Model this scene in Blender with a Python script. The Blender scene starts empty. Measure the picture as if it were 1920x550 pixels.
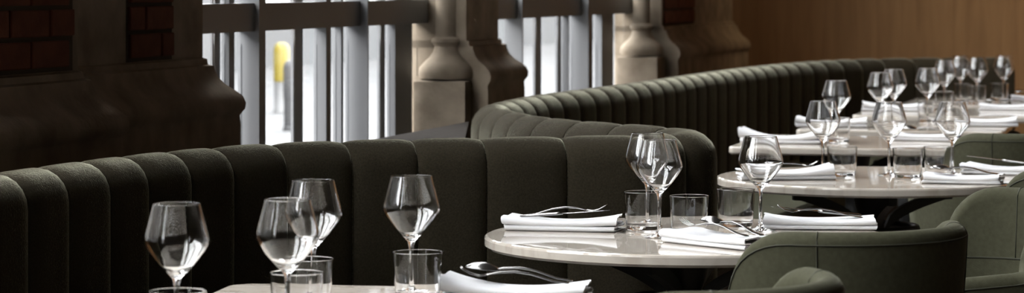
import bpy, math, random
from math import sin, cos, pi, radians, sqrt

random.seed(7)
scene = bpy.context.scene
col = scene.collection

# ------------------------------------------------------------------ camera
FPX, HOR, CAMH = 5000.0, -32.0, 1.325          # focal length in px (1920 wide), horizon row, eye height
TABLE = 0.75
cam_d = bpy.data.cameras.new('camera')
cam = bpy.data.objects.new('camera', cam_d); col.objects.link(cam)
cam.location = (0, 0, CAMH); cam.rotation_euler = (pi/2, 0, 0)
cam_d.sensor_width = 36; cam_d.lens = 36*FPX/1920
cam_d.shift_y = -(275-HOR)/1920
cam_d.clip_start = .05; cam_d.clip_end = 300
cam_d.dof.use_dof = True; cam_d.dof.focus_distance = 6.05; cam_d.dof.aperture_fstop = 7.2
scene.camera = cam

# ------------------------------------------------------------------ view, world
vs = scene.view_settings
vs.view_transform = 'Standard'; vs.look = 'None'; vs.gamma = 1; vs.use_curve_mapping = False
vs.exposure = 2.98
world = bpy.data.worlds.new('overcast_sky'); scene.world = world
world.use_nodes = True
wn = world.node_tree.nodes; bg = wn['Background']
bg.inputs[0].default_value = (.985, .99, 1.0, 1); bg.inputs[1].default_value = 2.2
cy = scene.cycles
cy.max_bounces = 14; cy.transmission_bounces = 12; cy.transparent_max_bounces = 16
cy.glossy_bounces = 6; cy.diffuse_bounces = 5
cy.sample_clamp_indirect = 6

# ------------------------------------------------------------------ frame of the window wall
TH = math.atan(.277)
U = (sin(TH), cos(TH)); N = (cos(TH), -sin(TH)); W0 = (-2.95, 0.0)
def wall_xy(s, d): return (W0[0]+s*U[0]+d*N[0], W0[1]+s*U[1]+d*N[1])
def wall_s(px, d):
    k = (px-960)/FPX
    a = W0[0]+d*N[0]; b = W0[1]+d*N[1]
    return (a-k*b)/(k*U[1]-U[0])
def at(px, py, H):                              # pixel -> point on the plane of height H
    y = (CAMH-H)*FPX/(py-HOR); return ((px-960)*y/FPX, y)
def atz(px, y): return ((px-960)*y/FPX, y)

for s0, s1, z0, z1 in ((3.5, 6.05, .75, 3.0), (1.6, 2.9, .75, 3.0), (8.1, 10.2, .75, 3.0), (11.7, 13.7, .75, 3.0), (-.6, 13.9, 3.2, 6.0)):   # daylight portals in the window openings
    ld = bpy.data.lights.new('window_portal', 'AREA'); ld.shape = 'RECTANGLE'
    ld.size = s1-s0; ld.size_y = z1-z0; ld.cycles.is_portal = True
    lo = bpy.data.objects.new('window_portal', ld); col.objects.link(lo)
    x, y = wall_xy((s0+s1)/2, -.28); lo.location = (x, y, (z0+z1)/2)
    lo.rotation_euler = (pi/2, 0, math.atan2(N[1], N[0])+pi/2)

# ------------------------------------------------------------------ materials
def newmat(name):
    m = bpy.data.materials.new(name); m.use_nodes = True
    return m, m.node_tree.nodes, m.node_tree.links, m.node_tree.nodes['Principled BSDF']
def simple(name, c, rough=.5, metal=0, c2=None, scale=20, bump=0, bscale=None, sheen=0, detail=4, stretch=None, spec=None, sheen_tint=None):
    m, n, l, p = newmat(name)
    p.inputs['Base Color'].default_value = (*c, 1); p.inputs['Roughness'].default_value = rough
    p.inputs['Metallic'].default_value = metal
    if spec is not None: p.inputs['Specular IOR Level'].default_value = spec
    if sheen:
        p.inputs['Sheen Weight'].default_value = sheen; p.inputs['Sheen Roughness'].default_value = .18
        p.inputs['Sheen Tint'].default_value = (*(sheen_tint or (.75, .78, .65)), 1)
    if c2 or bump:
        tc = n.new('ShaderNodeTexCoord'); mp = n.new('ShaderNodeMapping'); l.new(tc.outputs['Object'], mp.inputs[0])
        if stretch: mp.inputs['Scale'].default_value = stretch
    if c2:
        t = n.new('ShaderNodeTexNoise'); t.inputs['Scale'].default_value = scale; t.inputs['Detail'].default_value = detail
        l.new(mp.outputs[0], t.inputs['Vector'])
        r = n.new('ShaderNodeValToRGB'); r.color_ramp.elements[0].position = .3; r.color_ramp.elements[1].position = .7
        r.color_ramp.elements[0].color = (*c, 1); r.color_ramp.elements[1].color = (*c2, 1)
        l.new(t.outputs['Fac'], r.inputs[0]); l.new(r.outputs[0], p.inputs['Base Color'])
    if bump:
        t2 = n.new('ShaderNodeTexNoise'); t2.inputs['Scale'].default_value = bscale or scale*4; t2.inputs['Detail'].default_value = 3
        l.new(mp.outputs[0], t2.inputs['Vector'])
        b = n.new('ShaderNodeBump'); b.inputs['Strength'].default_value = bump; b.inputs['Distance'].default_value = .004
        l.new(t2.outputs['Fac'], b.inputs['Height']); l.new(b.outputs[0], p.inputs['Normal'])
    return m
M = {}
M['wool'] = simple('olive_wool', (.029, .0235, .0150), .95, c2=(.045, .0375, .025), scale=220, bump=.55, bscale=260, sheen=1.0, spec=.1, sheen_tint=(.95, .93, .72))
M['velvet'] = simple('sage_velvet', (.045, .0440, .0270), .9, c2=(.057, .0560, .0345), scale=90, bump=.12, bscale=500, sheen=.25, spec=.12, sheen_tint=(.62, .62, .48))
M['thread'] = simple('seam_thread', (.026, .026, .014), .8)
M['linen'] = simple('white_linen', (.76, .76, .78), .85, bump=.15, bscale=900, spec=.2)
M['steel'] = simple('polished_steel', (.27, .262, .257), .2, 1)
M['iron'] = simple('black_cast_iron', (.010, .010, .010), .5)
M['stone'] = simple('carved_sandstone', (.15, .116, .083), .85, c2=(.26, .212, .16), scale=9, bump=.35, bscale=60, spec=.2)
M['brick'] = simple('red_brick', (.085, .026, .016), .85, c2=(.14, .045, .026), scale=14, bump=.4, bscale=90, spec=.2)
M['mortar'] = simple('grey_mortar', (.06, .046, .034), .95, bump=.3, bscale=120, spec=.1)
M['frame'] = simple('grey_painted_metal', (.15, .15, .155), .45)
M['ledge'] = simple('dark_ledge_board', (.034, .030, .027), .95, spec=.05, c2=(.044, .039, .035), scale=30)
M['plaster'] = simple('ceiling_plaster', (.20, .19, .175), .9, bump=.1, bscale=40)
M['darkwall'] = simple('dark_panelled_wall', (.05, .038, .028), .7, c2=(.07, .052, .038), scale=5)
M['floor'] = simple('dark_oak_floor', (.06, .042, .03), .5, c2=(.09, .062, .042), scale=6, stretch=(1, 8, 1))
M['legwood'] = simple('dark_walnut_leg', (.045, .025, .015), .4, c2=(.07, .04, .022), scale=20)
M['pavement'] = simple('pale_pavement', (.042, .042, .0435), .9, c2=(.056, .056, .058), scale=.8)
M['facade'] = simple('pale_render_facade', (.040, .041, .0425), .9, c2=(.056, .057, .059), scale=.35)
M['yellow'] = simple('yellow_paint', (.125, .095, .002), .5)
M['whitepaint'] = simple('white_paint', (.11, .11, .112), .5)
M['greypost'] = simple('grey_cast_post', (.032, .032, .034), .6)
M['blackmetal'] = simple('black_lamp_metal', (.02, .02, .02), .4)

def marble():
    m, n, l, p = newmat('cream_marble')
    tc = n.new('ShaderNodeTexCoord')
    t = n.new('ShaderNodeTexNoise'); t.inputs['Scale'].default_value = 5; t.inputs['Detail'].default_value = 7; t.inputs['Distortion'].default_value = 1.6
    mp = n.new('ShaderNodeMapping'); mp.inputs['Scale'].default_value = (1, 3, 1); mp.inputs['Rotation'].default_value = (0, 0, .5)
    l.new(tc.outputs['Object'], mp.inputs[0]); l.new(mp.outputs[0], t.inputs['Vector'])
    r = n.new('ShaderNodeValToRGB'); e = r.color_ramp.elements
    e[0].position = .36; e[0].color = (.42, .365, .31, 1); e[1].position = .55; e[1].color = (.50, .452, .395, 1)
    x = e.new(.47); x.color = (.47, .42, .365, 1)
    l.new(t.outputs['Fac'], r.inputs[0]); l.new(r.outputs[0], p.inputs['Base Color'])
    p.inputs['Roughness'].default_value = .035; p.inputs['Specular IOR Level'].default_value = .45
    return m
M['marble'] = marble()

def plywood():
    m, n, l, p = newmat('birch_plywood_panel')
    tc = n.new('ShaderNodeTexCoord'); mp = n.new('ShaderNodeMapping'); mp.inputs['Scale'].default_value = (9, 9, .8)
    l.new(tc.outputs['Object'], mp.inputs[0])
    t = n.new('ShaderNodeTexNoise'); t.inputs['Scale'].default_value = 2; t.inputs['Detail'].default_value = 6; t.inputs['Distortion'].default_value = .5
    l.new(mp.outputs[0], t.inputs['Vector'])
    r = n.new('ShaderNodeValToRGB'); e = r.color_ramp.elements
    e[0].position = .3; e[0].color = (.19, .105, .045, 1); e[1].position = .72; e[1].color = (.26, .152, .07, 1)
    l.new(t.outputs['Fac'], r.inputs[0])
    v = n.new('ShaderNodeTexVoronoi'); v.inputs['Scale'].default_value = 2.3      # knots
    mp2 = n.new('ShaderNodeMapping'); mp2.inputs['Scale'].default_value = (1, 1, .8); l.new(tc.outputs['Object'], mp2.inputs[0]); l.new(mp2.outputs[0], v.inputs['Vector'])
    kr = n.new('ShaderNodeValToRGB'); kr.color_ramp.elements[0].position = .02; kr.color_ramp.elements[0].color = (.45, .45, .45, 1)
    kr.color_ramp.elements[1].position = .09; kr.color_ramp.elements[1].color = (1, 1, 1, 1)
    l.new(v.outputs['Distance'], kr.inputs[0])
    mx = n.new('ShaderNodeMix'); mx.data_type = 'RGBA'; mx.blend_type = 'MULTIPLY'; mx.inputs[0].default_value = 1
    l.new(r.outputs[0], mx.inputs[6]); l.new(kr.outputs[0], mx.inputs[7]); l.new(mx.outputs[2], p.inputs['Base Color'])
    p.inputs['Roughness'].default_value = .5
    return m
M['ply'] = plywood()

def glassware(name, ior):
    m, n, l, p = newmat(name)
    n.remove(p)
    g = n.new('ShaderNodeBsdfGlass'); g.inputs['IOR'].default_value = ior; g.inputs['Roughness'].default_value = 0
    g.inputs['Color'].default_value = (.985, .985, .985, 1)
    l.new(g.outputs[0], n['Material Output'].inputs[0])
    return m
M['glass'] = glassware('clear_crystal', 1.5); M['tumbler_glass'] = glassware('clear_pressed_glass', 1.45)
def paneglass():
    m, n, l, p = newmat('window_pane_glass')
    n.remove(p)
    t = n.new('ShaderNodeBsdfTransparent'); t.inputs[0].default_value = (.95, .96, .96, 1)
    g = n.new('ShaderNodeBsdfGlossy'); g.inputs['Roughness'].default_value = .02
    f = n.new('ShaderNodeLayerWeight'); f.inputs[0].default_value = .5
    pw = n.new('ShaderNodeMath'); pw.operation = 'POWER'; pw.inputs[1].default_value = 5; l.new(f.outputs['Facing'], pw.inputs[0])
    ma = n.new('ShaderNodeMath'); ma.operation = 'MULTIPLY_ADD'; ma.inputs[1].default_value = .5; ma.inputs[2].default_value = .03; l.new(pw.outputs[0], ma.inputs[0])
    mx = n.new('ShaderNodeMixShader'); l.new(ma.outputs[0], mx.inputs[0]); l.new(t.outputs[0], mx.inputs[1]); l.new(g.outputs[0], mx.inputs[2])
    l.new(mx.outputs[0], n['Material Output'].inputs[0])
    return m
M['pane'] = paneglass()

# ------------------------------------------------------------------ helpers
def mesh(name, V, F, mat, smooth=False):
    me = bpy.data.meshes.new(name); me.from_pydata([tuple(v) for v in V], [], F); me.update()
    me.materials.append(M[mat])
    if smooth:
        me.polygons.foreach_set('use_smooth', [True]*len(me.polygons))
    return me
def obj(name, me, parent=None, loc=None, rz=0):
    o = bpy.data.objects.new(name, me); col.objects.link(o)
    if parent: o.parent = parent
    if loc is not None: o.location = loc
    if rz: o.rotation_euler = (0, 0, rz)
    return o
def empty(name, loc=(0, 0, 0), rz=0): return obj(name, None, None, loc, rz)
def tag(o, label, cat=None, group=None, kind=None):
    o['label'] = label
    if cat: o['category'] = cat
    if group: o['group'] = group
    if kind: o['kind'] = kind
    return o
def copy_tree(o, parent=None):
    c = o.copy(); col.objects.link(c)
    if parent: c.parent = parent
    for ch in list(o.children): copy_tree(ch, c)
    return c
def autosmooth(o, ang=40):
    me = o.data
    me.polygons.foreach_set('use_smooth', [True]*len(me.polygons))
    me.set_sharp_from_angle(angle=radians(ang))
class MB:
    def __init__(s): s.V = []; s.F = []
    def add(s, V, F):
        k = len(s.V); s.V += list(V); s.F += [[i+k for i in f] for f in F]
    def grid(s, rows, closed_u=False, closed_v=False, cap=False):
        k = len(s.V); nr = len(rows); nc = len(rows[0])
        for r in rows: s.V += list(r)
        for i in range(nr if closed_v else nr-1):
            for j in range(nc if closed_u else nc-1):
                a, b = i, (i+1) % nr; c, d = j, (j+1) % nc
                s.F.append([k+a*nc+c, k+a*nc+d, k+b*nc+d, k+b*nc+c])
        if cap:
            s.F.append([k+j for j in range(nc)][::-1]); s.F.append([k+(nr-1)*nc+j for j in range(nc)])
    def prism(s, poly, z0, z1, bev=0):
        """vertical prism of a CCW polygon, optionally with eased edges"""
        if bev:
            rings = [(inset(poly, bev), z0), (poly, z0+bev), (poly, z1-bev), (inset(poly, bev*.3), z1-bev*.3), (inset(poly, bev), z1)]
        else: rings = [(poly, z0), (poly, z1)]
        s.grid([[(x, y, z) for x, y in p] for p, z in rings], closed_u=True, cap=True)
    def box(s, x0, x1, y0, y1, z0, z1): s.prism([(x0, y0), (x1, y0), (x1, y1), (x0, y1)], z0, z1)
    def tube(s, pts, r, n=8, closed=False):
        rows = []; m = len(pts)
        for i, p in enumerate(pts):
            a = pts[(i-1) % m] if closed else pts[max(i-1, 0)]; b = pts[(i+1) % m] if closed else pts[min(i+1, m-1)]
            t = [b[k]-a[k] for k in range(3)]; L = sqrt(sum(q*q for q in t)) or 1; t = [q/L for q in t]
            up = (0, 0, 1) if abs(t[2]) < .9 else (1, 0, 0)
            e = (t[1]*up[2]-t[2]*up[1], t[2]*up[0]-t[0]*up[2], t[0]*up[1]-t[1]*up[0]); L = sqrt(sum(q*q for q in e)); e = [q/L for q in e]
            f = (t[1]*e[2]-t[2]*e[1], t[2]*e[0]-t[0]*e[2], t[0]*e[1]-t[1]*e[0])
            rr = r[i] if isinstance(r, (list, tuple)) else r
            rows.append([tuple(p[k]+rr*(cos(2*pi*j/n)*e[k]+sin(2*pi*j/n)*f[k]) for k in range(3)) for j in range(n)])
        s.grid(rows, closed_u=True, closed_v=closed, cap=not closed)
    def lathe(s, prof, n=40, cx=0, cy=0):
        s.grid([[(cx+r*cos(2*pi*j/n), cy+r*sin(2*pi*j/n), z) for j in range(n)] for r, z in prof], closed_u=True)
    def build(s, name, mat, parent=None, smooth=False, loc=None, rz=0, ang=None):
        o = obj(name, mesh(name, s.V, s.F, mat, smooth), parent, loc, rz)
        if ang: autosmooth(o, ang)
        return o
def inset(poly, d):
    out = []; n = len(poly)
    for i in range(n):
        p0, p1, p2 = poly[i-1], poly[i], poly[(i+1) % n]
        a = (p1[0]-p0[0], p1[1]-p0[1]); b = (p2[0]-p1[0], p2[1]-p1[1])
        la = sqrt(a[0]**2+a[1]**2); lb = sqrt(b[0]**2+b[1]**2)
        na = (-a[1]/la, a[0]/la); nb = (-b[1]/lb, b[0]/lb)
        k = 1+na[0]*nb[0]+na[1]*nb[1]
        out.append((p1[0]+d*(na[0]+nb[0])/k, p1[1]+d*(na[1]+nb[1])/k))
    return out
def wrect(s0, s1, d0, d1): return [wall_xy(s0, d1), wall_xy(s0, d0), wall_xy(s1, d0), wall_xy(s1, d1)][::-1] if False else ccw([wall_xy(s0, d0), wall_xy(s1, d0), wall_xy(s1, d1), wall_xy(s0, d1)])
def ccw(p):
    a = sum(p[i-1][0]*p[i][1]-p[i][0]*p[i-1][1] for i in range(len(p)))
    return p if a > 0 else p[::-1]
def roundrect(x0, x1, y0, y1, r, n=6):
    out = []
    for cx, cy, a0 in ((x1-r, y0+r, -90), (x1-r, y1-r, 0), (x0+r, y1-r, 90), (x0+r, y0+r, 180)):
        for k in range(n+1):
            a = radians(a0+90*k/n); out.append((cx+r*cos(a), cy+r*sin(a)))
    return out
def circle(r, n=72): return [(r*cos(2*pi*i/n), r*sin(2*pi*i/n)) for i in range(n)]

# ------------------------------------------------------------------ the room
WT = 6.2                                       # ceiling height
def flat(name, poly, z0, z1, mat, label):
    mb = MB(); mb.prism(ccw(poly), z0, z1); o = mb.build(name, mat); return tag(o, label, kind='structure')
BACK = 15.2
rw = 7.5
room = [wall_xy(-5.0, -.24), (rw, -4.8), (rw, BACK), wall_xy(15.95, -.24)]
flat('floor', room, -.1, 0, 'floor', 'dark oak floor of the dining room')
flat('ceiling', room, WT, WT+.1, 'plaster', 'plain plaster ceiling above the dining room')
flat('wall_right', [(rw, -4.8), (rw+.1, -4.8), (rw+.1, BACK), (rw, BACK)], 0, WT, 'darkwall', 'dark wall on the right of the room')
flat('wall_front', [wall_xy(-5.0, -.24), (rw, -4.8), (rw, -4.9), wall_xy(-5.05, -.3)], 0, WT, 'darkwall', 'dark wall behind the photographer')
flat('wall_back', [(1.22, BACK), (rw, BACK), (rw, BACK+.1), (1.22, BACK+.1)], 0, WT, 'ply', 'warm brown plywood wall behind the far banquette')

wall = tag(empty('wall_left'), 'old brick and sandstone window wall with moulded pier bases', kind='structure')
# moulded base: offset from the shaft face against height
PROFILE = [(.085, 0), (.085, .93), (.083, .955), (.086, .962), (.095, .975), (.097, .992), (.090, 1.012), (.074, 1.028), (.052, 1.046),
           (.036, 1.066), (.027, 1.090), (.025, 1.102), (.012, 1.106), (.010, 1.122), (0, 1.126)]
def pier(s0, s1, d1, d0=-.24, near=True):
    mb = MB(); mb.prism(wrect(s0, s1, d0, d1), 1.08, 3.0); mb.build('pier_shaft', 'stone', wall, ang=30)
    mb = MB(); rows = []
    for o_, z in PROFILE:
        z = z-.018 if z > .9 else z
        q = o_ if near else 0; p = [wall_xy(s0-q, d0), wall_xy(s1+o_, d0), wall_xy(s1+o_, d1+o_), wall_xy(s0-q, d1+o_)]
        rows.append([(x, y, z) for x, y in ccw(p)])
    mb.grid(rows, closed_u=True, cap=True); mb.build('pier_base', 'stone', wall, ang=50)
brick_me = None
def bricks(s0, s1, d, z0, z1, depth=.012):
    """a panel of single bricks proud of a mortar bed"""
    global brick_me
    mb = MB(); mb.prism(wrect(s0, s1, d-.03, d+.002), z0, z1); mb.build('mortar_bed', 'mortar', wall)
    Lb, hb, j = .205, .064, .011
    row = 0; z = z0+j
    while z+hb < z1+.001:
        s = s0 + j - (.5*(Lb+j) if row % 2 else 0)
        while s < s1-j-.02:
            a, b = max(s, s0+j*.6), min(s+Lb, s1-j*.6)
            if b-a > .03:
                full = abs(b-a-Lb) < .001
                if full and brick_me is not None: me = brick_me
                else:
                    m2 = MB(); L = b-a; e = .003
                    rr = [(-L/2+e, L/2-e, e, hb-e, depth), (-L/2, L/2, 0, hb, depth-e), (-L/2, L/2, 0, hb, -.02)]
                    # local: x along wall, y = outwards
                    rows = [[(x0, dd, za), (x1, dd, za), (x1, dd, zb), (x0, dd, zb)] for x0, x1, za, zb, dd in rr]
                    m2.grid(rows, closed_u=True, cap=True); me = mesh('brick', m2.V, m2.F, 'brick')
                    if full: brick_me = me
                x, y = wall_xy((a+b)/2, d+random.uniform(-.002, .002))
                o = obj('brick', me, wall, (x, y, z)); o.rotation_euler = (0, random.uniform(-.006, .006), math.atan2(U[1], U[0])-pi)
            s += Lb+j
        z += hb+j; row += 1
# piers in view
sA = wall_s(146, .05); sB0 = sA+.03; sB = wall_s(380, -.09)
pier(6.1, sA, .05)
pier(sB0, sB, -.09, near=False)
bricks(6.13, sA-.035, .05, 1.110, 2.1)
bricks(wall_s(236, -.09), wall_s(321, -.09), -.09, 1.110, 2.1)
s2a = wall_s(874, 0)-.06; s2b = wall_s(938, 0)
pier(s2a+.06, s2b-.03, .0, near=False)
s3a = wall_s(1240, 0)-.06; s3b = 15.75
pier(s3a+.06, s3b, .0, near=False)
bricks(wall_s(1243, 0), wall_s(1300, 0), .0, 1.110, 1.75)
# piers out of view, towards and behind the photographer
pier(2.92, 3.48, 0); pier(-5.0, 1.58, 0)
def colonnette(px, d, r=.043):
    s = wall_s(px, d); x, y = wall_xy(s, d)
    mb = MB(); rp = [(.105, .0), (.105, .935), (.10, .955), (.104, .965), (.108, .985), (.105, 1.005), (.088, 1.025), (.066, 1.045), (.052, 1.065),
                     (.046, 1.085), (.050, 1.092), (.058, 1.102), (.056, 1.114), (.044, 1.122), (r, 1.135), (r, 2.75), (.055, 2.8), (.075, 2.9), (.08, 3.0), (0, 3.0)]
    mb.lathe(rp[3:], 28, x, y)
    mb.prism(wrect(s-.1, s+.1, d-.1, d+.1), 0, .958, .006)
    mb.build('colonnette', 'stone', wall, ang=40)
colonnette(838, -.08); colonnette(1203, -.08)
# dado under the windows, lintel over them
for a, b in ((3.48, 6.1), (1.58, 2.92), (sB, s2a+.06), (s2b-.03, s3a+.06)):
    mb = MB(); mb.prism(wrect(a, b, -.24, -.10), 0, .55); mb.build('dado', 'stone', wall)

mb = MB(); mb.prism(wrect(-5, 15.85, -.24, -.02), 3.0, 3.2); mb.build('lintel', 'stone', wall)
mb = MB(); mb.prism(wrect(-5, 15.85, -.24, -.02), 6.0, WT); mb.build('lintel', 'stone', wall)
for a, b in ((-5, -.65), (13.95, 15.85)):
    mb = MB(); mb.prism(wrect(a, b, -.24, -.02), 3.2, 6.0); mb.build('upper_wall', 'stone', wall)
# windows: vertical bars given as (left edge px, near-face px, inner-face px) in the photograph, or by wall position
def window(name, label, s0, s1, bars, z0=.55, z1=3.0, levels=None):
    w = tag(empty(name), label, kind='structure')
    bars = sorted(bars)
    for s, dep, wd in bars:
        mb = MB(); mb.prism(wrect(s, s+wd, -.205, -.205+dep), z0, z1); mb.build('mullion', 'frame', w)
    edges = [s0]+[q for s, dep, wd in bars for q in (s, s+wd)]+[s1]
    levels = levels or [(z0, z0+.05), (1.174, 1.262), (2.10, 2.18), (z1-.06, z1)]
    for za, zb in levels:
        mb = MB(); mb.prism(wrect(s0, s1, -.20, -.150), za, zb); mb.build('transom', 'frame', w)
    for i in range(0, len(edges), 2):
        a, b = edges[i], edges[i+1]
        if b-a < .015: continue
        for k in range(len(levels)-1):
            mb = MB(); mb.prism(wrect(a, b, -.196, -.190), levels[k][1], levels[k+1][0]); mb.build('pane', 'pane', w)
def from_px(lst):
    out = []
    for px, near, inner in lst:
        s = wall_s(px, -.205); y = wall_xy(s, -.205)[1]
        dep = near*y/(FPX*cos(TH)); wd = wall_s(px+near+inner, -.205+dep)-wall_s(px+near, -.205+dep)
        out.append((s, dep, max(wd, .008)))
    return out
window('window_1', 'tall grey metal framed window beside the near brick pier', sB, s2a+.06,
       from_px([(394, 4, 15), (415, 15, 10), (446, 41, 12), (545, 5, 18), (588, 24, 9), (624, 16, 4), (647, 43, 2), (707, 5, 10), (725, 16, 32)]))
window('window_2', 'tall grey metal framed window between the two lit columns', s2b-.03, s3a+.06,
       from_px([(945, 34, 2), (999, 4, 12), (1041, 4, 7), (1052, 13, 2), (1068, 35, 8), (1114, 14, 22)]))
for i, (a, b) in enumerate(((3.48, 6.1), (1.58, 2.92))):
    w_ = (b-a)/4
    window('window_%d' % (i+3), ('tall grey metal framed window just left of the picture', 'tall grey metal framed window left of the photographer')[i], a, b,
           [(a, .05, .04)]+[(a+w_*k-.02, .08, .03) for k in (1, 2, 3)]+[(b-.04, .05, .04)])

window('window_5', 'long unseen clerestory added high in the window wall to bring in more daylight', -.65, 13.95,
       [(-.65+14.6*k/20-.02, .06, .035) for k in range(1, 20)], 3.2, 6.0, [(3.2, 3.26), (4.55, 4.61), (5.94, 6.0)])  # invented clerestory, added out of view to light the banquette tops and tables

# ------------------------------------------------------------------ outside
flat('ground', [wall_xy(-40, -.26), wall_xy(90, -.26), wall_xy(90, -40), wall_xy(-40, -40)], -.12, -.02, 'pavement', 'pale pavement of the street outside')
mb = MB(); mb.prism(wrect(-20, 80, -13, -12), -.02, 7.0)
f = empty('street_building'); tag(f, 'pale rendered building across the street outside the windows', 'building')
mb.build('facade', 'facade', f)
for k in range(22):
    s = -18+k*4.4
    m2 = MB(); m2.prism(wrect(s, s+1.5, -12.02, -11.97), 1.1, 3.0); wd = m2.build('window', 'greypost', f)
    m2 = MB(); m2.prism(wrect(s-.1, s+1.6, -12.02, -11.93), 1.0, 1.1); m2.build('sill', 'whitepaint', f)
def bollard(px, base_y, w, mats, label, top):
    x, y = at(px, base_y, -.02); r = w*y/FPX/2
    o = tag(empty('bollard', (x, y, -.02)), label, 'bollard')
    H = (base_y-top)*y/FPX
    a = MB(); a.lathe([(0, 0), (r*1.05, 0), (r*1.05, .03), (r*.95, .04), (r*.95, H*.45), (0, H*.45)], 20); a.build('post', mats[0], o, ang=40)
    a = MB(); a.lathe([(0, H*.45), (r, H*.45), (r, H*.9), (r*.8, H*.97), (r*.4, H), (0, H)], 20); a.build('cap', mats[1], o, ang=40)
bollard(528, 212, 30, ('whitepaint', 'yellow'), 'yellow topped white bollard on the pavement outside the window', 80)
bollard(549, 245, 36, ('greypost', 'greypost'), 'grey round topped bollard on the pavement beside the yellow one', 112)

# ------------------------------------------------------------------ banquettes (serpentine channel-tufted backs)
BH = .935
def catmull(P, per=12):
    out = []
    Q = [tuple(2*a-b for a, b in zip(P[0], P[1]))]+P+[tuple(2*a-b for a, b in zip(P[-1], P[-2]))]
    for i in range(1, len(Q)-2):
        for k in range(per):
            t = k/per
            out.append(tuple(.5*((2*b)+(-a+c)*t+(2*a-5*b+4*c-d)*t*t+(-a+3*b-3*c+d)*t**3) for a, b, c, d in zip(Q[i-1], Q[i], Q[i+1], Q[i+2])))
    out.append(P[-1]); return out
class Path:
    def __init__(s, P):
        s.P = catmull(P); s.L = [0]
        for a, b in zip(s.P, s.P[1:]): s.L.append(s.L[-1]+math.dist(a, b))
        s.len = s.L[-1]
    def at(s, l):
        l = min(max(l, 0), s.len); i = 0
        lo, hi = 0, len(s.L)-1
        while hi-lo > 1:
            m = (lo+hi)//2
            if s.L[m] <= l: lo = m
            else: hi = m
        t = (l-s.L[lo])/((s.L[hi]-s.L[lo]) or 1)
        return tuple(a+(b-a)*t for a, b in zip(s.P[lo], s.P[hi]))
    def frame(s, l):
        a, b = s.at(l-.02), s.at(l+.02); dx, dy = b[0]-a[0], b[1]-a[1]; L = math.hypot(dx, dy) or 1
        p = s.at(l); return p, (dx/L, dy/L), (dy/L, -dx/L)           # point, heading, right-hand (front) normal
    def off(s, l, o): p, h, n = s.frame(l); return (p[0]+o*n[0], p[1]+o*n[1])
def section(half, z0, ztop, n=10):
    """front foot -> over the rounded top -> rear foot, as (offset, z)"""
    r = half; pts = [(half, z0), (half, .5), (half, .72)]
    pts += [(half, ztop-r*1.1)]
    for k in range(1, n): a = pi*k/n; pts.append((half*cos(a), ztop-r*1.1+r*1.1*sin(a)))
    pts += [(-half, ztop-r*1.1), (-half, .72), (-half, z0)]
    return pts
def banquette(name, label, path, l0, l1, width, half=.064, puff=.013, z0=.10, stops=None):
    root = empty(name); tag(root, label, 'banquette', 'green channel tufted banquettes')
    n = max(1, round((l1-l0)/width)); w = (l1-l0)/n
    cuts = stops or [l0+i*w for i in range(n+1)]
    for i in range(len(cuts)-1):
        a, b = cuts[i], cuts[i+1]
        rows = []; S = 10
        for k in range(S+1):
            v = -1+2*k/S; v = sin(v*pi/2)
            l = (a+b)/2+v*(b-a)/2*.995
            p, h, nn = path.frame(l); e = (1-abs(v)**4.5)
            row = []
            for o_, z in section(half, z0, BH-.004):
                sg = o_/half; bo = o_+sg*(puff if o_ > 0 else puff*.45)*e; zz = z+(.007*e-.003 if z > .8 else 0)
                row.append((p[0]+bo*nn[0], p[1]+bo*nn[1], zz))
            rows.append(row)
        mb = MB(); mb.grid(rows, cap=True); o = mb.build('channel', 'wool', root, smooth=True)
        for q in o.data.polygons:
            if len(q.vertices) > 4: q.use_smooth = False
    return root
leg1 = [(-1.62, 3.4), (-1.50, 3.9), (-1.365, 4.4), (-1.225, 4.95)] + [at(x, y, BH) for x, y in
        ((0, 323), (100, 309), (200, 296), (300, 285), (400, 276), (500, 269), (640, 263.5), (770, 260), (900, 258), (1050, 255), (1190, 253))]
turn = [(.385, 6.93), (.455, 7.0), (.462, 7.12), (.405, 7.26)]
leg2 = [at(x, y, BH) for x, y in ((1150, 230.5), (1065, 224), (996, 216))] + [(-.028, 8.22), (-.062, 8.42), (-.045, 8.68)]
leg3 = [at(x, y, BH) for x, y in ((1000, 179), (1100, 166), (1200, 153), (1300, 138.5), (1400, 125.5), (1500, 116), (1600, 110.5), (1700, 108.5), (1800, 107.5), (1895, 107))]
path1 = Path(leg1+turn+leg2+leg3)
def l_of(pt):
    return min(range(len(path1.P)), key=lambda i: math.dist(path1.P[i], pt))
lt0 = path1.L[l_of(turn[0])]; lt = path1.L[l_of(turn[3])]; l2e = path1.L[l_of(leg2[3])]
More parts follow.
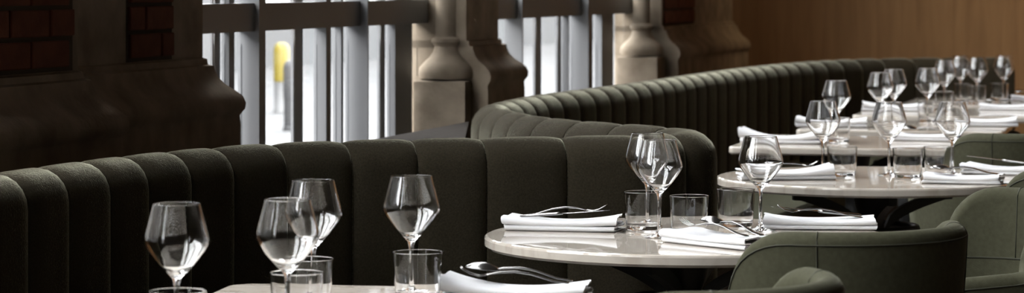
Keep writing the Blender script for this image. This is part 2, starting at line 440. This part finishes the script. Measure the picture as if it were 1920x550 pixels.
# channel joints of the near banquette measured in the photograph
cuts = [path1.L[l_of(at(px, py, BH))] for px, py in ((0, 323), (77, 312), (160, 301), (233, 292), (320, 283), (404, 276), (512, 268.5), (637, 263.5), (764, 260), (902, 258), (1050, 255), (1200, 253))]
first = cuts[0]; pre = []
while first > .3: first -= .185; pre.append(first)
cuts = pre[::-1]+cuts+[lt0+.035, lt-.02]
banquette('banquette', 'olive wool banquette with wide upright channels behind the two near tables', path1, 0, 0, .185, stops=cuts)
far = [lt-.015+.19*k for k in range(7)]
far = [q for q in far if q < l2e+.02]
nfar = round((path1.len-far[-1])/.19)
far += [far[-1]+(path1.len-far[-1])*(k+1)/nfar for k in range(nfar)]
banquette('banquette', 'long curved olive wool banquette sweeping back to the plywood wall', path1, 0, 0, .19, stops=far, half=.064, puff=.008)
def bench(label, la, lb, name='bench_seat', o0=.085, o1=.66):
    root = tag(empty(name), label, 'bench seat')
    n = max(2, round((lb-la)/.9))
    for i in range(n):
        a = la+(lb-la)*i/n; b = la+(lb-la)*(i+1)/n; rows = []
        for k in range(9):
            l = a+(b-a)*k/8*.995
            sec = [(o0, .33), (o1-.02, .33), (o1, .35), (o1, .44), (o1-.012, .462), (o1-.04, .472), (o0, .472)]
            rows.append([(*path1.off(l, o), z) for o, z in sec])
        mb = MB(); mb.grid(rows, closed_u=True, cap=True); mb.build('cushion', 'velvet', root, ang=40)
    rows = []
    for k in range(41):
        l = la+(lb-la)*k/40; rows.append([(*path1.off(l, o), z) for o, z in ((o0, 0), (o1-.08, 0), (o1-.08, .33), (o0, .33))])
    mb = MB(); mb.grid(rows, closed_u=True, cap=True); mb.build('base', 'darkwall', root, ang=40)
bench('upholstered bench seat under the near banquette back', .3, lt0-.30, o1=.42)
bench('sage green bench seat lit beneath the far marble tables', path1.L[l_of(leg3[0])]-.5, path1.len-.3)
# ledge filling the wedge between the banquette backs and the wall
poly = [path1.off(l, -.10) for l in [cuts[0]+.1+(lt0-.25-cuts[0])*k/24 for k in range(25)]]
poly += [path1.off(l, -.10) for l in [lt+.12+(l2e+.12-lt-.12)*k/8 for k in range(9)]]
poly += [wall_xy(10.1, .10), wall_xy(7.4, .14), wall_xy(5.7, .17)]
mb = MB(); mb.prism(ccw(poly), 0.785, .82); tag(mb.build('ledge', 'ledge'), 'dark ledge board between the banquette back and the window wall', 'ledge')

# ------------------------------------------------------------------ tables
def pedestal(root, top_z, r=.27):
    mb = MB(); mb.lathe([(0, .0), (.05, 0), (.05, .05), (.036, .08), (.034, .40), (.04, .42), (.04, .46), (.034, .48), (.034, .62), (.05, .66), (.06, top_z), (0, top_z)], 20)
    mb.build('column', 'iron', root, ang=40)
    for k in range(4):
        a = pi/4+k*pi/2
        pts = [(.03+.02*t*0+(.21)*t**1.0, .58+.13*(t**.45)) for t in [i/10 for i in range(11)]]
        m2 = MB(); rows = []
        for (q, z) in pts:
            z = min(z, top_z-.012); hw = .012
            rows.append([(q*cos(a)-hw*sin(a), q*sin(a)+hw*cos(a), z-.022), (q*cos(a)+hw*sin(a), q*sin(a)-hw*cos(a), z-.022),
                         (q*cos(a)+hw*sin(a), q*sin(a)-hw*cos(a), z+.010), (q*cos(a)-hw*sin(a), q*sin(a)+hw*cos(a), z+.010)])
        m2.grid(rows, closed_u=True, cap=True); m2.build('bracket', 'iron', root, ang=50)
        m2 = MB(); rows = []
        for i in range(11):
            t = i/10; q = .03+(r-.03)*t; z = .11*(1-t)**1.6+.02+.02*sin(pi*t)
            hw = .016
            rows.append([(q*cos(a)-hw*sin(a), q*sin(a)+hw*cos(a), max(z-.03, 0)), (q*cos(a)+hw*sin(a), q*sin(a)-hw*cos(a), max(z-.03, 0)),
                         (q*cos(a)+hw*sin(a), q*sin(a)-hw*cos(a), z+.012), (q*cos(a)-hw*sin(a), q*sin(a)+hw*cos(a), z+.012)])
        m2.grid(rows, closed_u=True, cap=True); m2.build('foot', 'iron', root, ang=50)
    m2 = MB(); m2.prism(circle(.16, 28), top_z, top_z+.006); m2.build('mounting_plate', 'iron', root)
    m2 = MB(); m2.tube([(.13*cos(2*pi*i/28), .13*sin(2*pi*i/28), .60) for i in range(28)], .011, 8, True); m2.build('ring', 'iron', root, smooth=True)
def table(name, label, cx, cy, poly, rz, thick=.027, group=None):
    root = tag(empty(name, (cx, cy, 0), rz), label, 'table', group)
    mb = MB(); mb.prism(ccw(poly), TABLE-thick, TABLE, .006); mb.build('table_top', 'marble', root, ang=12)
    pedestal(root, TABLE-thick-.006)
    return root
T2 = (.397, 6.08); T3 = (1.068, 7.90); RT = .46
table('round_table', 'round cream marble table beside the curved end of the near banquette', *T2, circle(RT, 96), .35)
table('round_table', 'round cream marble table set with three wine glasses behind the front round table', *T3, circle(RT, 96), .9)
r1 = radians(-8.5); c1 = (-.535, 5.105); W1, D1 = .69, 1.12     # far-left corner of the nearest table
def rel(c, r, a, b): return (c[0]+a*cos(r)-b*sin(r), c[1]+a*sin(r)+b*cos(r))
m1 = rel(c1, r1, W1/2, -D1/2)
table('rectangular_table', 'marble table at the bottom of the picture, nearest the camera', *m1, roundrect(-W1/2, W1/2, -D1/2, D1/2, .055), r1)
rT = -TH+radians(1.5); WT_, DT = .80, .78
corner = {4: (.757, 9.36), 5: (1.11, 10.45), 6: (1.478, 11.6), 7: (1.82, 12.55)}
lab = {4: 'rectangular marble table just behind the rear round table, first along the far banquette',
       5: 'second rectangular marble table along the far banquette', 6: 'third rectangular marble table along the far banquette',
       7: 'farthest rectangular marble table along the far banquette'}
for k, c in corner.items():
    m = rel(c, rT, WT_/2, DT/2)
    table('rectangular_table', lab[k], *m, roundrect(-WT_/2, WT_/2, -DT/2, DT/2, .03), rT, group='rectangular tables along the far banquette')

# ------------------------------------------------------------------ chairs
def make_chair():
    root = empty('tub_chair')
    R, HB, HA, T = .28, .85, .705, .050
    def plan(q):                               # q: angle in degrees up to 90, then straight arms (metres past 90 as 90+100*m)
        if abs(q) <= 90:
            a = radians(q); return (sin(a), -cos(a)), (sin(a)*R, -cos(a)*R)
        sg = 1 if q > 0 else -1; ext = (abs(q)-90)/100
        return (sg, 0), (sg*(R-.25*ext*ext), ext)
    samples = []
    def half_list():
        out = [(q, HB-.006*(1-cos(radians(q*1.5)))*0) for q in (0, 6, 12, 18, 24, 30, 36, 42, 47, 52, 56)]
        for k in range(1, 11):
            th = pi/2*k/10; out.append((56+29*sin(th)**.95, HA+.0+(HB-HA)*max(cos(th), 0)**.85))
        for k in range(1, 6): out.append((85+k*5.6, HA-.004*k))
        return out
    hl = half_list(); full = [(-q, h) for q, h in hl[:0:-1]]+hl
    def rf(z): return .87+.13*min(1, max(0, (z-.36)/.45))**.8
    rows = []
    for i, (q, h) in enumerate(full):
        (nx, ny), (px, py) = plan(q)
        row = []
        def pt(o, z):
            k = rf(z); return (px*k+nx*o, py*k+ny*o, z)
        tt = T if i not in (0, len(full)-1) else T*.55
        hh = h if i not in (0, len(full)-1) else h-.02
        row += [pt(0, .36), pt(0, .46), pt(0, .56), pt(0, .64), pt(0, hh-.028)]
        for k in range(1, 8):
            a = pi*k/8; row.append(pt(-tt/2+tt/2*cos(a), hh-.028+.028*sin(a)))
        row += [pt(-tt, hh-.028), pt(-tt-.004, .64), pt(-tt-.010, .56), pt(-tt-.012, .46), pt(-tt-.012, .38)]
        rows.append(row)
    mb = MB(); mb.grid(rows, cap=True, closed_u=True)
    mb.build('back_shell', 'velvet', root, smooth=True)
    # seat
    seat = []
    for q in range(-90, 91, 10):
        a = radians(q); seat.append((sin(a)*(R*.9-T-.01), -cos(a)*(R*.9-T-.01)))
    seat += [(R*.87-T-.01, .20), (R*.78-T, .245), (-R*.78+T, .245), (-R*.87+T+.01, .20)]
    mb = MB(); mb.prism(ccw(seat), .36, .47, .02); mb.build('seat', 'velvet', root, ang=50)
    # seams
    def along(h_off, out, qs=None, z=None):
        pts = []
        for q, h in full:
            if qs and abs(q) > qs: continue
            (nx, ny), (px, py) = plan(q); zz = z if z else h+h_off; k = rf(zz)
            pts.append((px*k+nx*out, py*k+ny*out, zz))
        return pts
    mb = MB(); mb.tube(along(-.024, .0002), .0018, 6); mb.build('piping', 'thread', root, smooth=True)
    mb = MB(); mb.tube(along(0, -T-.0028, 84, .688), .0026, 6); mb.build('seam', 'thread', root, smooth=True)
    for sg in (-1, 1):
        q = 45*sg; (nx, ny), (px, py) = plan(q); pts = []
        for o_, z in [(0.0, .38), (0, .46), (0, .56), (0, .64), (.0, .75), (0, HB-.028)]: k = rf(z); pts.append((px*k+nx*o_, py*k+ny*o_, z))
        for k2 in range(1, 8):
            a = pi*k2/8; z = HB-.028+.028*sin(a); o_ = -T/2+T/2*cos(a); k = rf(z); pts.append((px*k+nx*o_, py*k+ny*o_, z))
        for o_, z in [(-T, HB-.028), (-T-.002, .75), (-T-.003, .69)]: k = rf(z); pts.append((px*k+nx*o_, py*k+ny*o_, z))
        mb = MB(); mb.tube(pts, .0016, 6); mb.build('seam', 'thread', root, smooth=True)
    for sx, sy in ((-1, -1), (1, -1), (-1, 1), (1, 1)):
        x, y = sx*.15, (-.13 if sy < 0 else .17)
        mb = MB(); mb.tube([(x, y, .37), (x+sx*.03, y+sy*.03, 0)], [.018, .010], 10); mb.build('leg', 'legwood', root, ang=40)
    return root
chair = make_chair()
chairs = [   # centre, direction of the back (degrees, math angle)
    (.626, 5.33, -55, 'sage velvet tub chair seen from behind, drawn up to the front round table'),
    (.262, 4.36, -35, 'tub chair at the bottom edge, only its curved rim and inner wing showing'),
    (1.035, 5.97, 10, 'tub chair at the right edge with its lit inner back facing the front round table'),
    (1.49, 7.07, -63, 'dark tub chair sliver at the right edge beside the rear round table'),
    (1.617, 8.64, -68, 'dark green tub chair back between the rear round table and the rectangular tables')]
for i, (x, y, b, lb) in enumerate(chairs):
    o = chair if i == 0 else copy_tree(chair)
    o.location = (x, y, 0); o.rotation_euler = (0, 0, radians(b+90))
    tag(o, lb, 'chair', 'green tub chairs')

# ------------------------------------------------------------------ glassware
def make_wine_glass():
    root = empty('wine_glass'); n = 56
    stem_top = .100; rs = .0042
    foot = [(.0, .0), (.034, .0), (.0355, .0008), (.035, .0018), (.026, .0034), (.014, .0062), (.0075, .011), (.0050, .018)]
    stem = [(.0050, .018), (rs, .030), (.0039, .055), (.0041, .080), (.0050, .092), (.0075, stem_top)]
    outer = [(.0075, stem_top), (.0115, .1045), (.0185, .1120), (.0270, .1218), (.0355, .1330), (.0425, .1430), (.0470, .1505), (.0492, .1560), (.0498, .1600),
             (.0495, .1640), (.0484, .1695), (.0470, .1750), (.0450, .1835), (.0425, .1945), (.0398, .2065), (.03745, .2172), (.0372, .2184), (.0371, .2190)]
    outer = [outer[0]]+[(r*(1.055 if z < .18 else 1.055-.03*(z-.18)/.04), z) for r, z in outer[1:]]
    t = .0011
    inner = []
    for i in range(len(outer)-1, 0, -1):
        r, z = outer[i]; a = outer[max(i-1, 0)]; b = outer[min(i+1, len(outer)-1)]
        dr, dz = b[0]-a[0], b[1]-a[1]; L = math.hypot(dr, dz)
        inner.append((max(r-t*dz/L, .0), z+t*dr/L))
    inner = [p for p in inner if p[1] > .1075]
    bowl = outer+[(.0378, .2197), (.0372, .2196)]+inner+[(.008, .1095), (.0, .1088)]
    for nm, pr in (('foot', foot), ('stem', stem), ('bowl', bowl)):
        mb = MB(); mb.lathe(pr, n); mb.build(nm, 'glass', root, smooth=True)
    return root
def make_tumbler():
    root = empty('tumbler'); n = 56
    prof = [(0, .0), (.035, .0), (.036, .0001), (.0385, .0012), (.0398, .004), (.04010, .0065), (.04090, .02), (.04270, .05), (.04480, .085), (.04495, .0875), (.04500, .0884), (.04490, .0891), (.04455, .0894), (.04405, .0894), (.0437, .0891), (.0436, .0884),
            (.04355, .0875), (.0434, .085), (.0413, .05), (.0395, .02), (.0391, .0165), (.0386, .0140), (.0372, .0122), (.0350, .0115), (.032, .0113), (.0, .0112)]
    mb = MB(); mb.lathe(prof, n); mb.build('glass_body', 'tumbler_glass', root, smooth=True)
    return root
wg = make_wine_glass(); used = [False]
def wine(px, y, label, group):
    o = copy_tree(wg) if used[0] else wg; used[0] = True
    x, yy = atz(px, y); o.location = (x, yy, TABLE+.0004); tag(o, label, 'wine glass', group)
tm = make_tumbler(); usedt = [False]
def tumbler(px, y, label, group):
    o = copy_tree(tm) if usedt[0] else tm; usedt[0] = True
    x, yy = atz(px, y); o.location = (x, yy, TABLE+.0004); tag(o, label, 'tumbler', group)
gn = 'wine glasses on the nearest table'; g2 = 'wine glasses on the front round table'; g3 = 'wine glasses on the rear round table'; gf = 'wine glasses on the far rectangular tables'
wine(331, 4.285, 'wine glass standing alone at far left on the nearest table', gn)
wine(539, 4.37, 'wine glass second from left, overlapping the one behind it, nearest table', gn)
wine(587, 4.79, 'wine glass rising behind the second one on the nearest table', gn)
wine(771, 4.90, 'wine glass with a tumbler in front of its stem, rightmost on the nearest table', gn)
wine(1214, 6.29, 'rear glass of the overlapping pair on the front round table', g2)
wine(1236, 6.02, 'front glass of the overlapping pair on the front round table', g2)
wine(1426, 6.17, 'wine glass standing apart on the right of the front round table', g2)
wine(1543, 8.01, 'left of the three wine glasses on the rear round table', g3)
wine(1667, 7.96, 'middle of the three wine glasses on the rear round table', g3)
wine(1786, 7.98, 'right of the three wine glasses on the rear round table', g3)
wine(1568, 9.69, 'leftmost wine glass on the first rectangular table behind the rear round table', gf)
wine(1650, 10.56, 'left front glass of the pair on the second rectangular table', gf)
wine(1676, 10.95, 'rear glass of the pair on the second rectangular table', gf)
wine(1739, 11.08, 'right hand wine glass on the second rectangular table', gf)
wine(1771, 12.2, 'wine glass on the third rectangular table', gf)
wine(1801, 12.95, 'left wine glass on the farthest table', gf)
wine(1832, 12.70, 'middle wine glass on the farthest table', gf)
wine(1882, 13.0, 'rightmost wine glass on the farthest table, near the banquette end', gf)
hn = 'tumblers on the nearest table'; h2 = 'tumblers on the front round table'; h3 = 'tumblers on the rear round table'; hf = 'tumblers on the far rectangular tables'
tumbler(333, 4.20, 'tumbler cut off by the bottom edge under the far left wine glass', hn)
tumbler(556, 4.47, 'front tumbler of the pair beside the second wine glass', hn)
tumbler(577, 4.69, 'rear tumbler of the pair beside the second wine glass', hn)
tumbler(783, 4.81, 'tumbler in front of the rightmost wine glass on the nearest table', hn)
tumbler(1206, 6.195, 'left tumbler behind the stems of the overlapping glasses, front round table', h2)
tumbler(1292, 6.08, 'middle tumbler behind the fork and spoon on the front round table', h2)
tumbler(1380, 6.28, 'right tumbler beside the lone wine glass on the front round table', h2)
tumbler(1579, 7.90, 'left tumbler on the rear round table', h3)
tumbler(1702, 7.83, 'middle tumbler on the rear round table', h3)
tumbler(1760, 7.90, 'right tumbler on the rear round table', h3)
tumbler(1571, 9.59, 'tumbler on the first rectangular table behind the rear round table', hf)
tumbler(1741, 10.97, 'tumbler on the second rectangular table', hf)
tumbler(1769, 11.92, 'tumbler on the third rectangular table', hf)
tumbler(1806, 12.82, 'left tumbler on the farthest table', hf)
tumbler(1831, 12.58, 'middle tumbler on the farthest table', hf)
tumbler(1874, 12.90, 'right tumbler on the farthest table', hf)

# ------------------------------------------------------------------ napkins
def napkin(x, y, rz, label, group, L=.28, W=.12, ends=(.4, .5), h=.026, seed=0, flip=False, curl=None):
    """linen napkin folded in three, folds towards the local -y side"""
    rnd = random.Random(seed); t = .0030
    lv = [.0025, h*.42, h*.55, h]                       # heights of the four layers
    def sect(u):
        lift = 1+ends[0]*max(0, -u)**2.2+ends[1]*max(0, u)**2.2-.22*cos(u*pi/2)
        z = [lv[0], lv[1]*(1+.25*(lift-1)), lv[2]*(1+.45*(lift-1)), lv[3]*lift]
        pts = []
        def run(y0, y1, z0, z1, n=6):
            for k in range(n+1): q = k/n; pts.append((y0+(y1-y0)*q, z0+(z1-z0)*q+.0016*sin(3*q*pi+seed+u*2)))
        def fold(yc, za, zb, sg, n=6):
            for k in range(1, n): a = -pi/2+pi*k/n; pts.append((yc+sg*cos(a)*abs(zb-za)*.62, (za+zb)/2+(zb-za)/2*sin(a)))
        run(W/2, -W/2+.006, z[0], z[0]); fold(-W/2+.006, z[0], z[1], -1)
        run(-W/2+.006, W/2-.010, z[1], z[1]); fold(W/2-.010, z[1], z[2], 1)
        run(W/2-.010, -W/2+.004, z[2], z[2]); fold(-W/2+.004, z[2], z[3], -1)
        run(-W/2+.004, W/2-.004, z[3], z[3]*.93)
        return pts
    rows = []; n = 22
    for i in range(n+1):
        u = -1+2*i/n; P = sect(u); m = len(P); A = []; B = []
        for k, (yy, zz) in enumerate(P):
            a, b = P[max(k-1, 0)], P[min(k+1, m-1)]; dy, dz = b[0]-a[0], b[1]-a[1]; q = math.hypot(dy, dz) or 1
            ny, nz = -dz/q, dy/q
            xo = u*L/2 + (.004*sin(k*.35+seed) if abs(u) > .9 else 0)*u
            A.append((xo, yy+ny*t/2, max(zz+nz*t/2, .0006))); B.append((xo, yy-ny*t/2, max(zz-nz*t/2, .0006)))
        rows.append(A+B[::-1])
    mb = MB(); mb.grid(rows, closed_u=True, cap=True)
    me = mesh('napkin', mb.V, mb.F, 'linen', True)
    o = obj('napkin', me, None, (x, y, TABLE+.0004), rz)
    autosmooth(o, 75)
    return tag(o, label, 'napkin', group)

# ------------------------------------------------------------------ cutlery (local x from handle end to tip)
def ribbon(mb, secs):
    """secs: (x, half width, half thickness, z, y offset)"""
    rows = []
    for x, w, t, z, yo in secs:
        rows.append([(x, yo+w*cos(2*pi*j/10), z+t*sin(2*pi*j/10)) for j in range(10)])
    mb.grid(rows, closed_u=True, cap=True)
def arch(x): return 0.0025+.013*sin(pi*min(max((x-.02)/.15, 0), 1))**1.3
def make_fork():
    o = empty('fork')
    mb = MB(); ribbon(mb, [(x, w, t, arch(x), 0) for x, w, t in ((0, .004, .001), (.004, .0085, .0014), (.03, .0080, .0015), (.07, .0050, .0018), (.10, .0034, .002), (.125, .0034, .002), (.138, .006, .0015), (.146, .0105, .0012), (.152, .0115, .001))])
    mb.build('handle', 'steel', o, smooth=True)
    for k in range(4):
        y = -.0093+k*.0062; m2 = MB()
        ribbon(m2, [(.150, .0020, .001, arch(.150), y), (.165, .0019, .001, arch(.165), y), (.18, .0017, .001, .0065, y), (.193, .0014, .0009, .0125, y), (.199, .0006, .0006, .0165, y)])
        m2.build('tine', 'steel', o, smooth=True)
    return o
def make_spoon():
    o = empty('spoon')
    mb = MB(); ribbon(mb, [(x, w, t, arch(x), 0) for x, w, t in ((0, .004, .001), (.004, .0085, .0014), (.03, .0080, .0015), (.07, .0050, .0018), (.10, .0034, .002), (.13, .0034, .002), (.142, .005, .0016))])
    mb.build('handle', 'steel', o, smooth=True)
    rows = []; n = 16
    for i in range(n+1):
        u = i/n; xx = .136+.066*u; hw = .0215*sqrt(max(1-(2*(u**.85)-1)**2, 0))+.0012
        row = []
        for j in range(13):
            v = -1+2*j/12; dp = .010*(1-v*v)*sin(pi*u)**.8
            row.append((xx, v*hw, .0060+dp*1.1))
        rows.append(row)
    m2 = MB(); m2.grid(rows); b = m2.build('bowl', 'steel', o, smooth=True)
    s = b.modifiers.new('thickness', 'SOLIDIFY'); s.thickness = .0012
    return o
def make_knife():
    o = empty('knife')
    mb = MB(); ribbon(mb, [(0, .003, .001, .004, 0), (.004, .008, .003, .0042, 0), (.04, .0085, .0038, .0048, 0), (.09, .0062, .0035, .0055, 0), (.103, .005, .003, .0058, 0)])
    mb.build('handle', 'steel', o, smooth=True)
    m2 = MB(); ribbon(m2, [(.100, .006, .0012, .0058, 0), (.115, .0105, .0010, .006, 0), (.16, .0105, .0009, .0065, 0), (.19, .0085, .0008, .007, .001), (.208, .0045, .0006, .0073, .004), (.214, .0006, .0004, .0074, .0075)])
    m2.build('blade', 'steel', o, smooth=True)
    return o
proto = {'fork': make_fork(), 'spoon': make_spoon(), 'knife': make_knife()}; seen = set()
def cutlery(kind, x, y, z, rz, label, tilt=0, roll=0):
    o = copy_tree(proto[kind]) if kind in seen else proto[kind]; seen.add(kind)
    o.location = (x, y, z); o.rotation_euler = (roll, -tilt, rz)
    tag(o, label, kind, kind+'s laid on napkins')
NAPK = {}
def setting(key, x, y, rzdeg, label, group, where, dirn, L=.28, W=.12, ends=(.4, .5), h=.026, seed=0, which=('knife', 'fork', 'spoon'), spread=.024, cz=.0245, shift=0):
    """a napkin and the cutlery lying along it; dirn = +1 tips to local +x, -1 tips to -x"""
    rz = radians(rzdeg); napkin(x, y, rz, label, group, L, W, ends, h, seed)
    for i, kd in enumerate(which):
        off = (i-(len(which)-1)/2)*spread*dirn
        a = rz if dirn > 0 else rz+pi
        lx = -dirn*(.10-shift); px = x+lx*cos(rz)-off*sin(rz); py = y+lx*sin(rz)+off*cos(rz)
        cutlery(kd, px, py, TABLE+cz+.001*i, a+radians((-4, 3, -2)[i % 3]), '%s %s' % (kd, where), tilt=radians(5.0 if (kd == 'spoon' and key in ('n0', 'n2')) else 4.0 if kd in ('fork', 'knife') else 2.5))
gN = 'folded white napkins'
x, y = atz(968, 4.86)
setting('n0', x, y, -8, 'folded napkin with upturned corner on the nearest table, bottom centre', gN, 'on the napkin of the nearest table', -1, L=.262, ends=(.75, .25), h=.024, seed=1, which=('spoon', 'fork'), spread=.05, cz=.028)
x, y = atz(1057, 6.21)
setting('n1', x, y, -12, 'folded napkin at the left side of the front round table', gN, 'on the left napkin of the front round table', 1, L=.265, W=.115, ends=(.15, .22), h=.028, seed=2, which=('knife', 'fork'), spread=.034, cz=.027)
setting('n2', .462, 5.845, -50, 'folded napkin pointing at the tub chair on the front round table', gN, 'on the middle napkin of the front round table', -1, L=.26, W=.125, ends=(.15, .05), h=.024, seed=3, which=('spoon', 'fork'), spread=.045)
x, y = atz(1536, 6.25)
setting('n3', x, y, -6, 'folded napkin at the right side of the front round table', gN, 'on the right napkin of the front round table', -1, L=.26, W=.12, ends=(.35, .15), h=.024, seed=4, which=('knife', 'fork'), spread=.042)
x, y = atz(1472, 7.82)
setting('n4', x, y, 4, 'folded napkin at the left side of the rear round table', gN, 'on the left napkin of the rear round table', 1, L=.27, W=.13, ends=(.1, .7), h=.026, seed=5, which=('fork',))
x, y = atz(1806, 7.66)
setting('n5', x, y, -16, 'folded napkin near the right tumbler on the rear round table', gN, 'on the near right napkin of the rear round table', -1, L=.22, ends=(.2, .2), h=.022, seed=6, which=('spoon', 'fork'), spread=.04)
x, y = atz(1880, 8.02)
setting('n6', x, y, -25, 'folded napkin at the far right of the rear round table', gN, 'on the far right napkin of the rear round table', -1, L=.23, ends=(.25, .3), h=.024, seed=7, which=('knife',), cz=.0285)
x, y = atz(1466, 9.58)
setting('n7', x, y, -12, 'folded napkin on the left of the first rectangular table', gN, 'on the left napkin of the first rectangular table', 1, L=.29, W=.14, ends=(1.0, .9), h=.028, seed=8, which=())
x, y = atz(1738, 9.74)
setting('n8', x, y, -20, 'folded napkin on the right of the first rectangular table', gN, 'on the right napkin of the first rectangular table', -1, L=.24, W=.13, ends=(.15, .2), h=.023, seed=9, which=('spoon',), cz=.0275)
x, y = atz(1560, 10.66)
setting('n9', x, y, -10, 'folded napkin on the left of the second rectangular table', gN, 'on the left napkin of the second rectangular table', 1, L=.28, W=.13, ends=(.5, .3), h=.028, seed=10, which=())
x, y = atz(1850, 10.72)
setting('n10', x, y, -10, 'folded napkin on the right of the second rectangular table', gN, 'on the right napkin of the second rectangular table', 1, L=.24, W=.13, ends=(.2, .3), h=.028, seed=11, which=())
x, y = atz(1672, 12.0)
setting('n11', x, y, -10, 'folded napkin on the left of the third rectangular table', gN, 'on the left napkin of the third rectangular table', 1, L=.26, W=.12, ends=(.5, .2), h=.028, seed=12, which=())
x, y = atz(1888, 12.08)
setting('n12', x, y, -15, 'folded napkin on the right of the third rectangular table', gN, 'on the right napkin of the third rectangular table', -1, L=.24, W=.12, ends=(.1, .2), h=.024, seed=13, which=('spoon',), cz=.0275)
x, y = atz(1940, 13.02)
setting('n13', x, y, -12, 'folded napkin on the farthest table at the right edge', gN, 'on the napkin of the farthest table', -1, L=.22, W=.12, ends=(.1, .3), h=.024, seed=14, which=('spoon',), cz=.0275)

# ------------------------------------------------------------------ ceiling spotlights washing the plywood wall
for i, x in enumerate((4.1, 5.7)):
    o = tag(empty('ceiling_spotlight', (x, 13.9, WT)), ('black ceiling spotlight nearest the window wall, aimed at the plywood wall', 'black ceiling spotlight farther from the window wall, aimed at the plywood wall')[i], 'spotlight', 'ceiling spotlights')
    mb = MB(); mb.lathe([(0, -.001), (.06, -.001), (.06, -.02), (.012, -.022), (.012, -.10), (0, -.10)], 20); mb.build('mount', 'blackmetal', o, ang=40)
    mb = MB(); mb.lathe([(0, -.10), (.045, -.10), (.05, -.22), (.046, -.22), (.04, -.12), (0, -.12)], 20); mb.build('shade', 'blackmetal', o, ang=40)
    ld = bpy.data.lights.new('spot_lamp', 'SPOT'); ld.energy = 110; ld.color = (1, .72, .42); ld.spot_size = radians(84); ld.spot_blend = .9; ld.shadow_soft_size = .04
    lo = bpy.data.objects.new('spot_lamp', ld); col.objects.link(lo); lo.parent = o; lo.location = (0, 0, -.23)
    lo.rotation_euler = (radians(28), 0, 0)
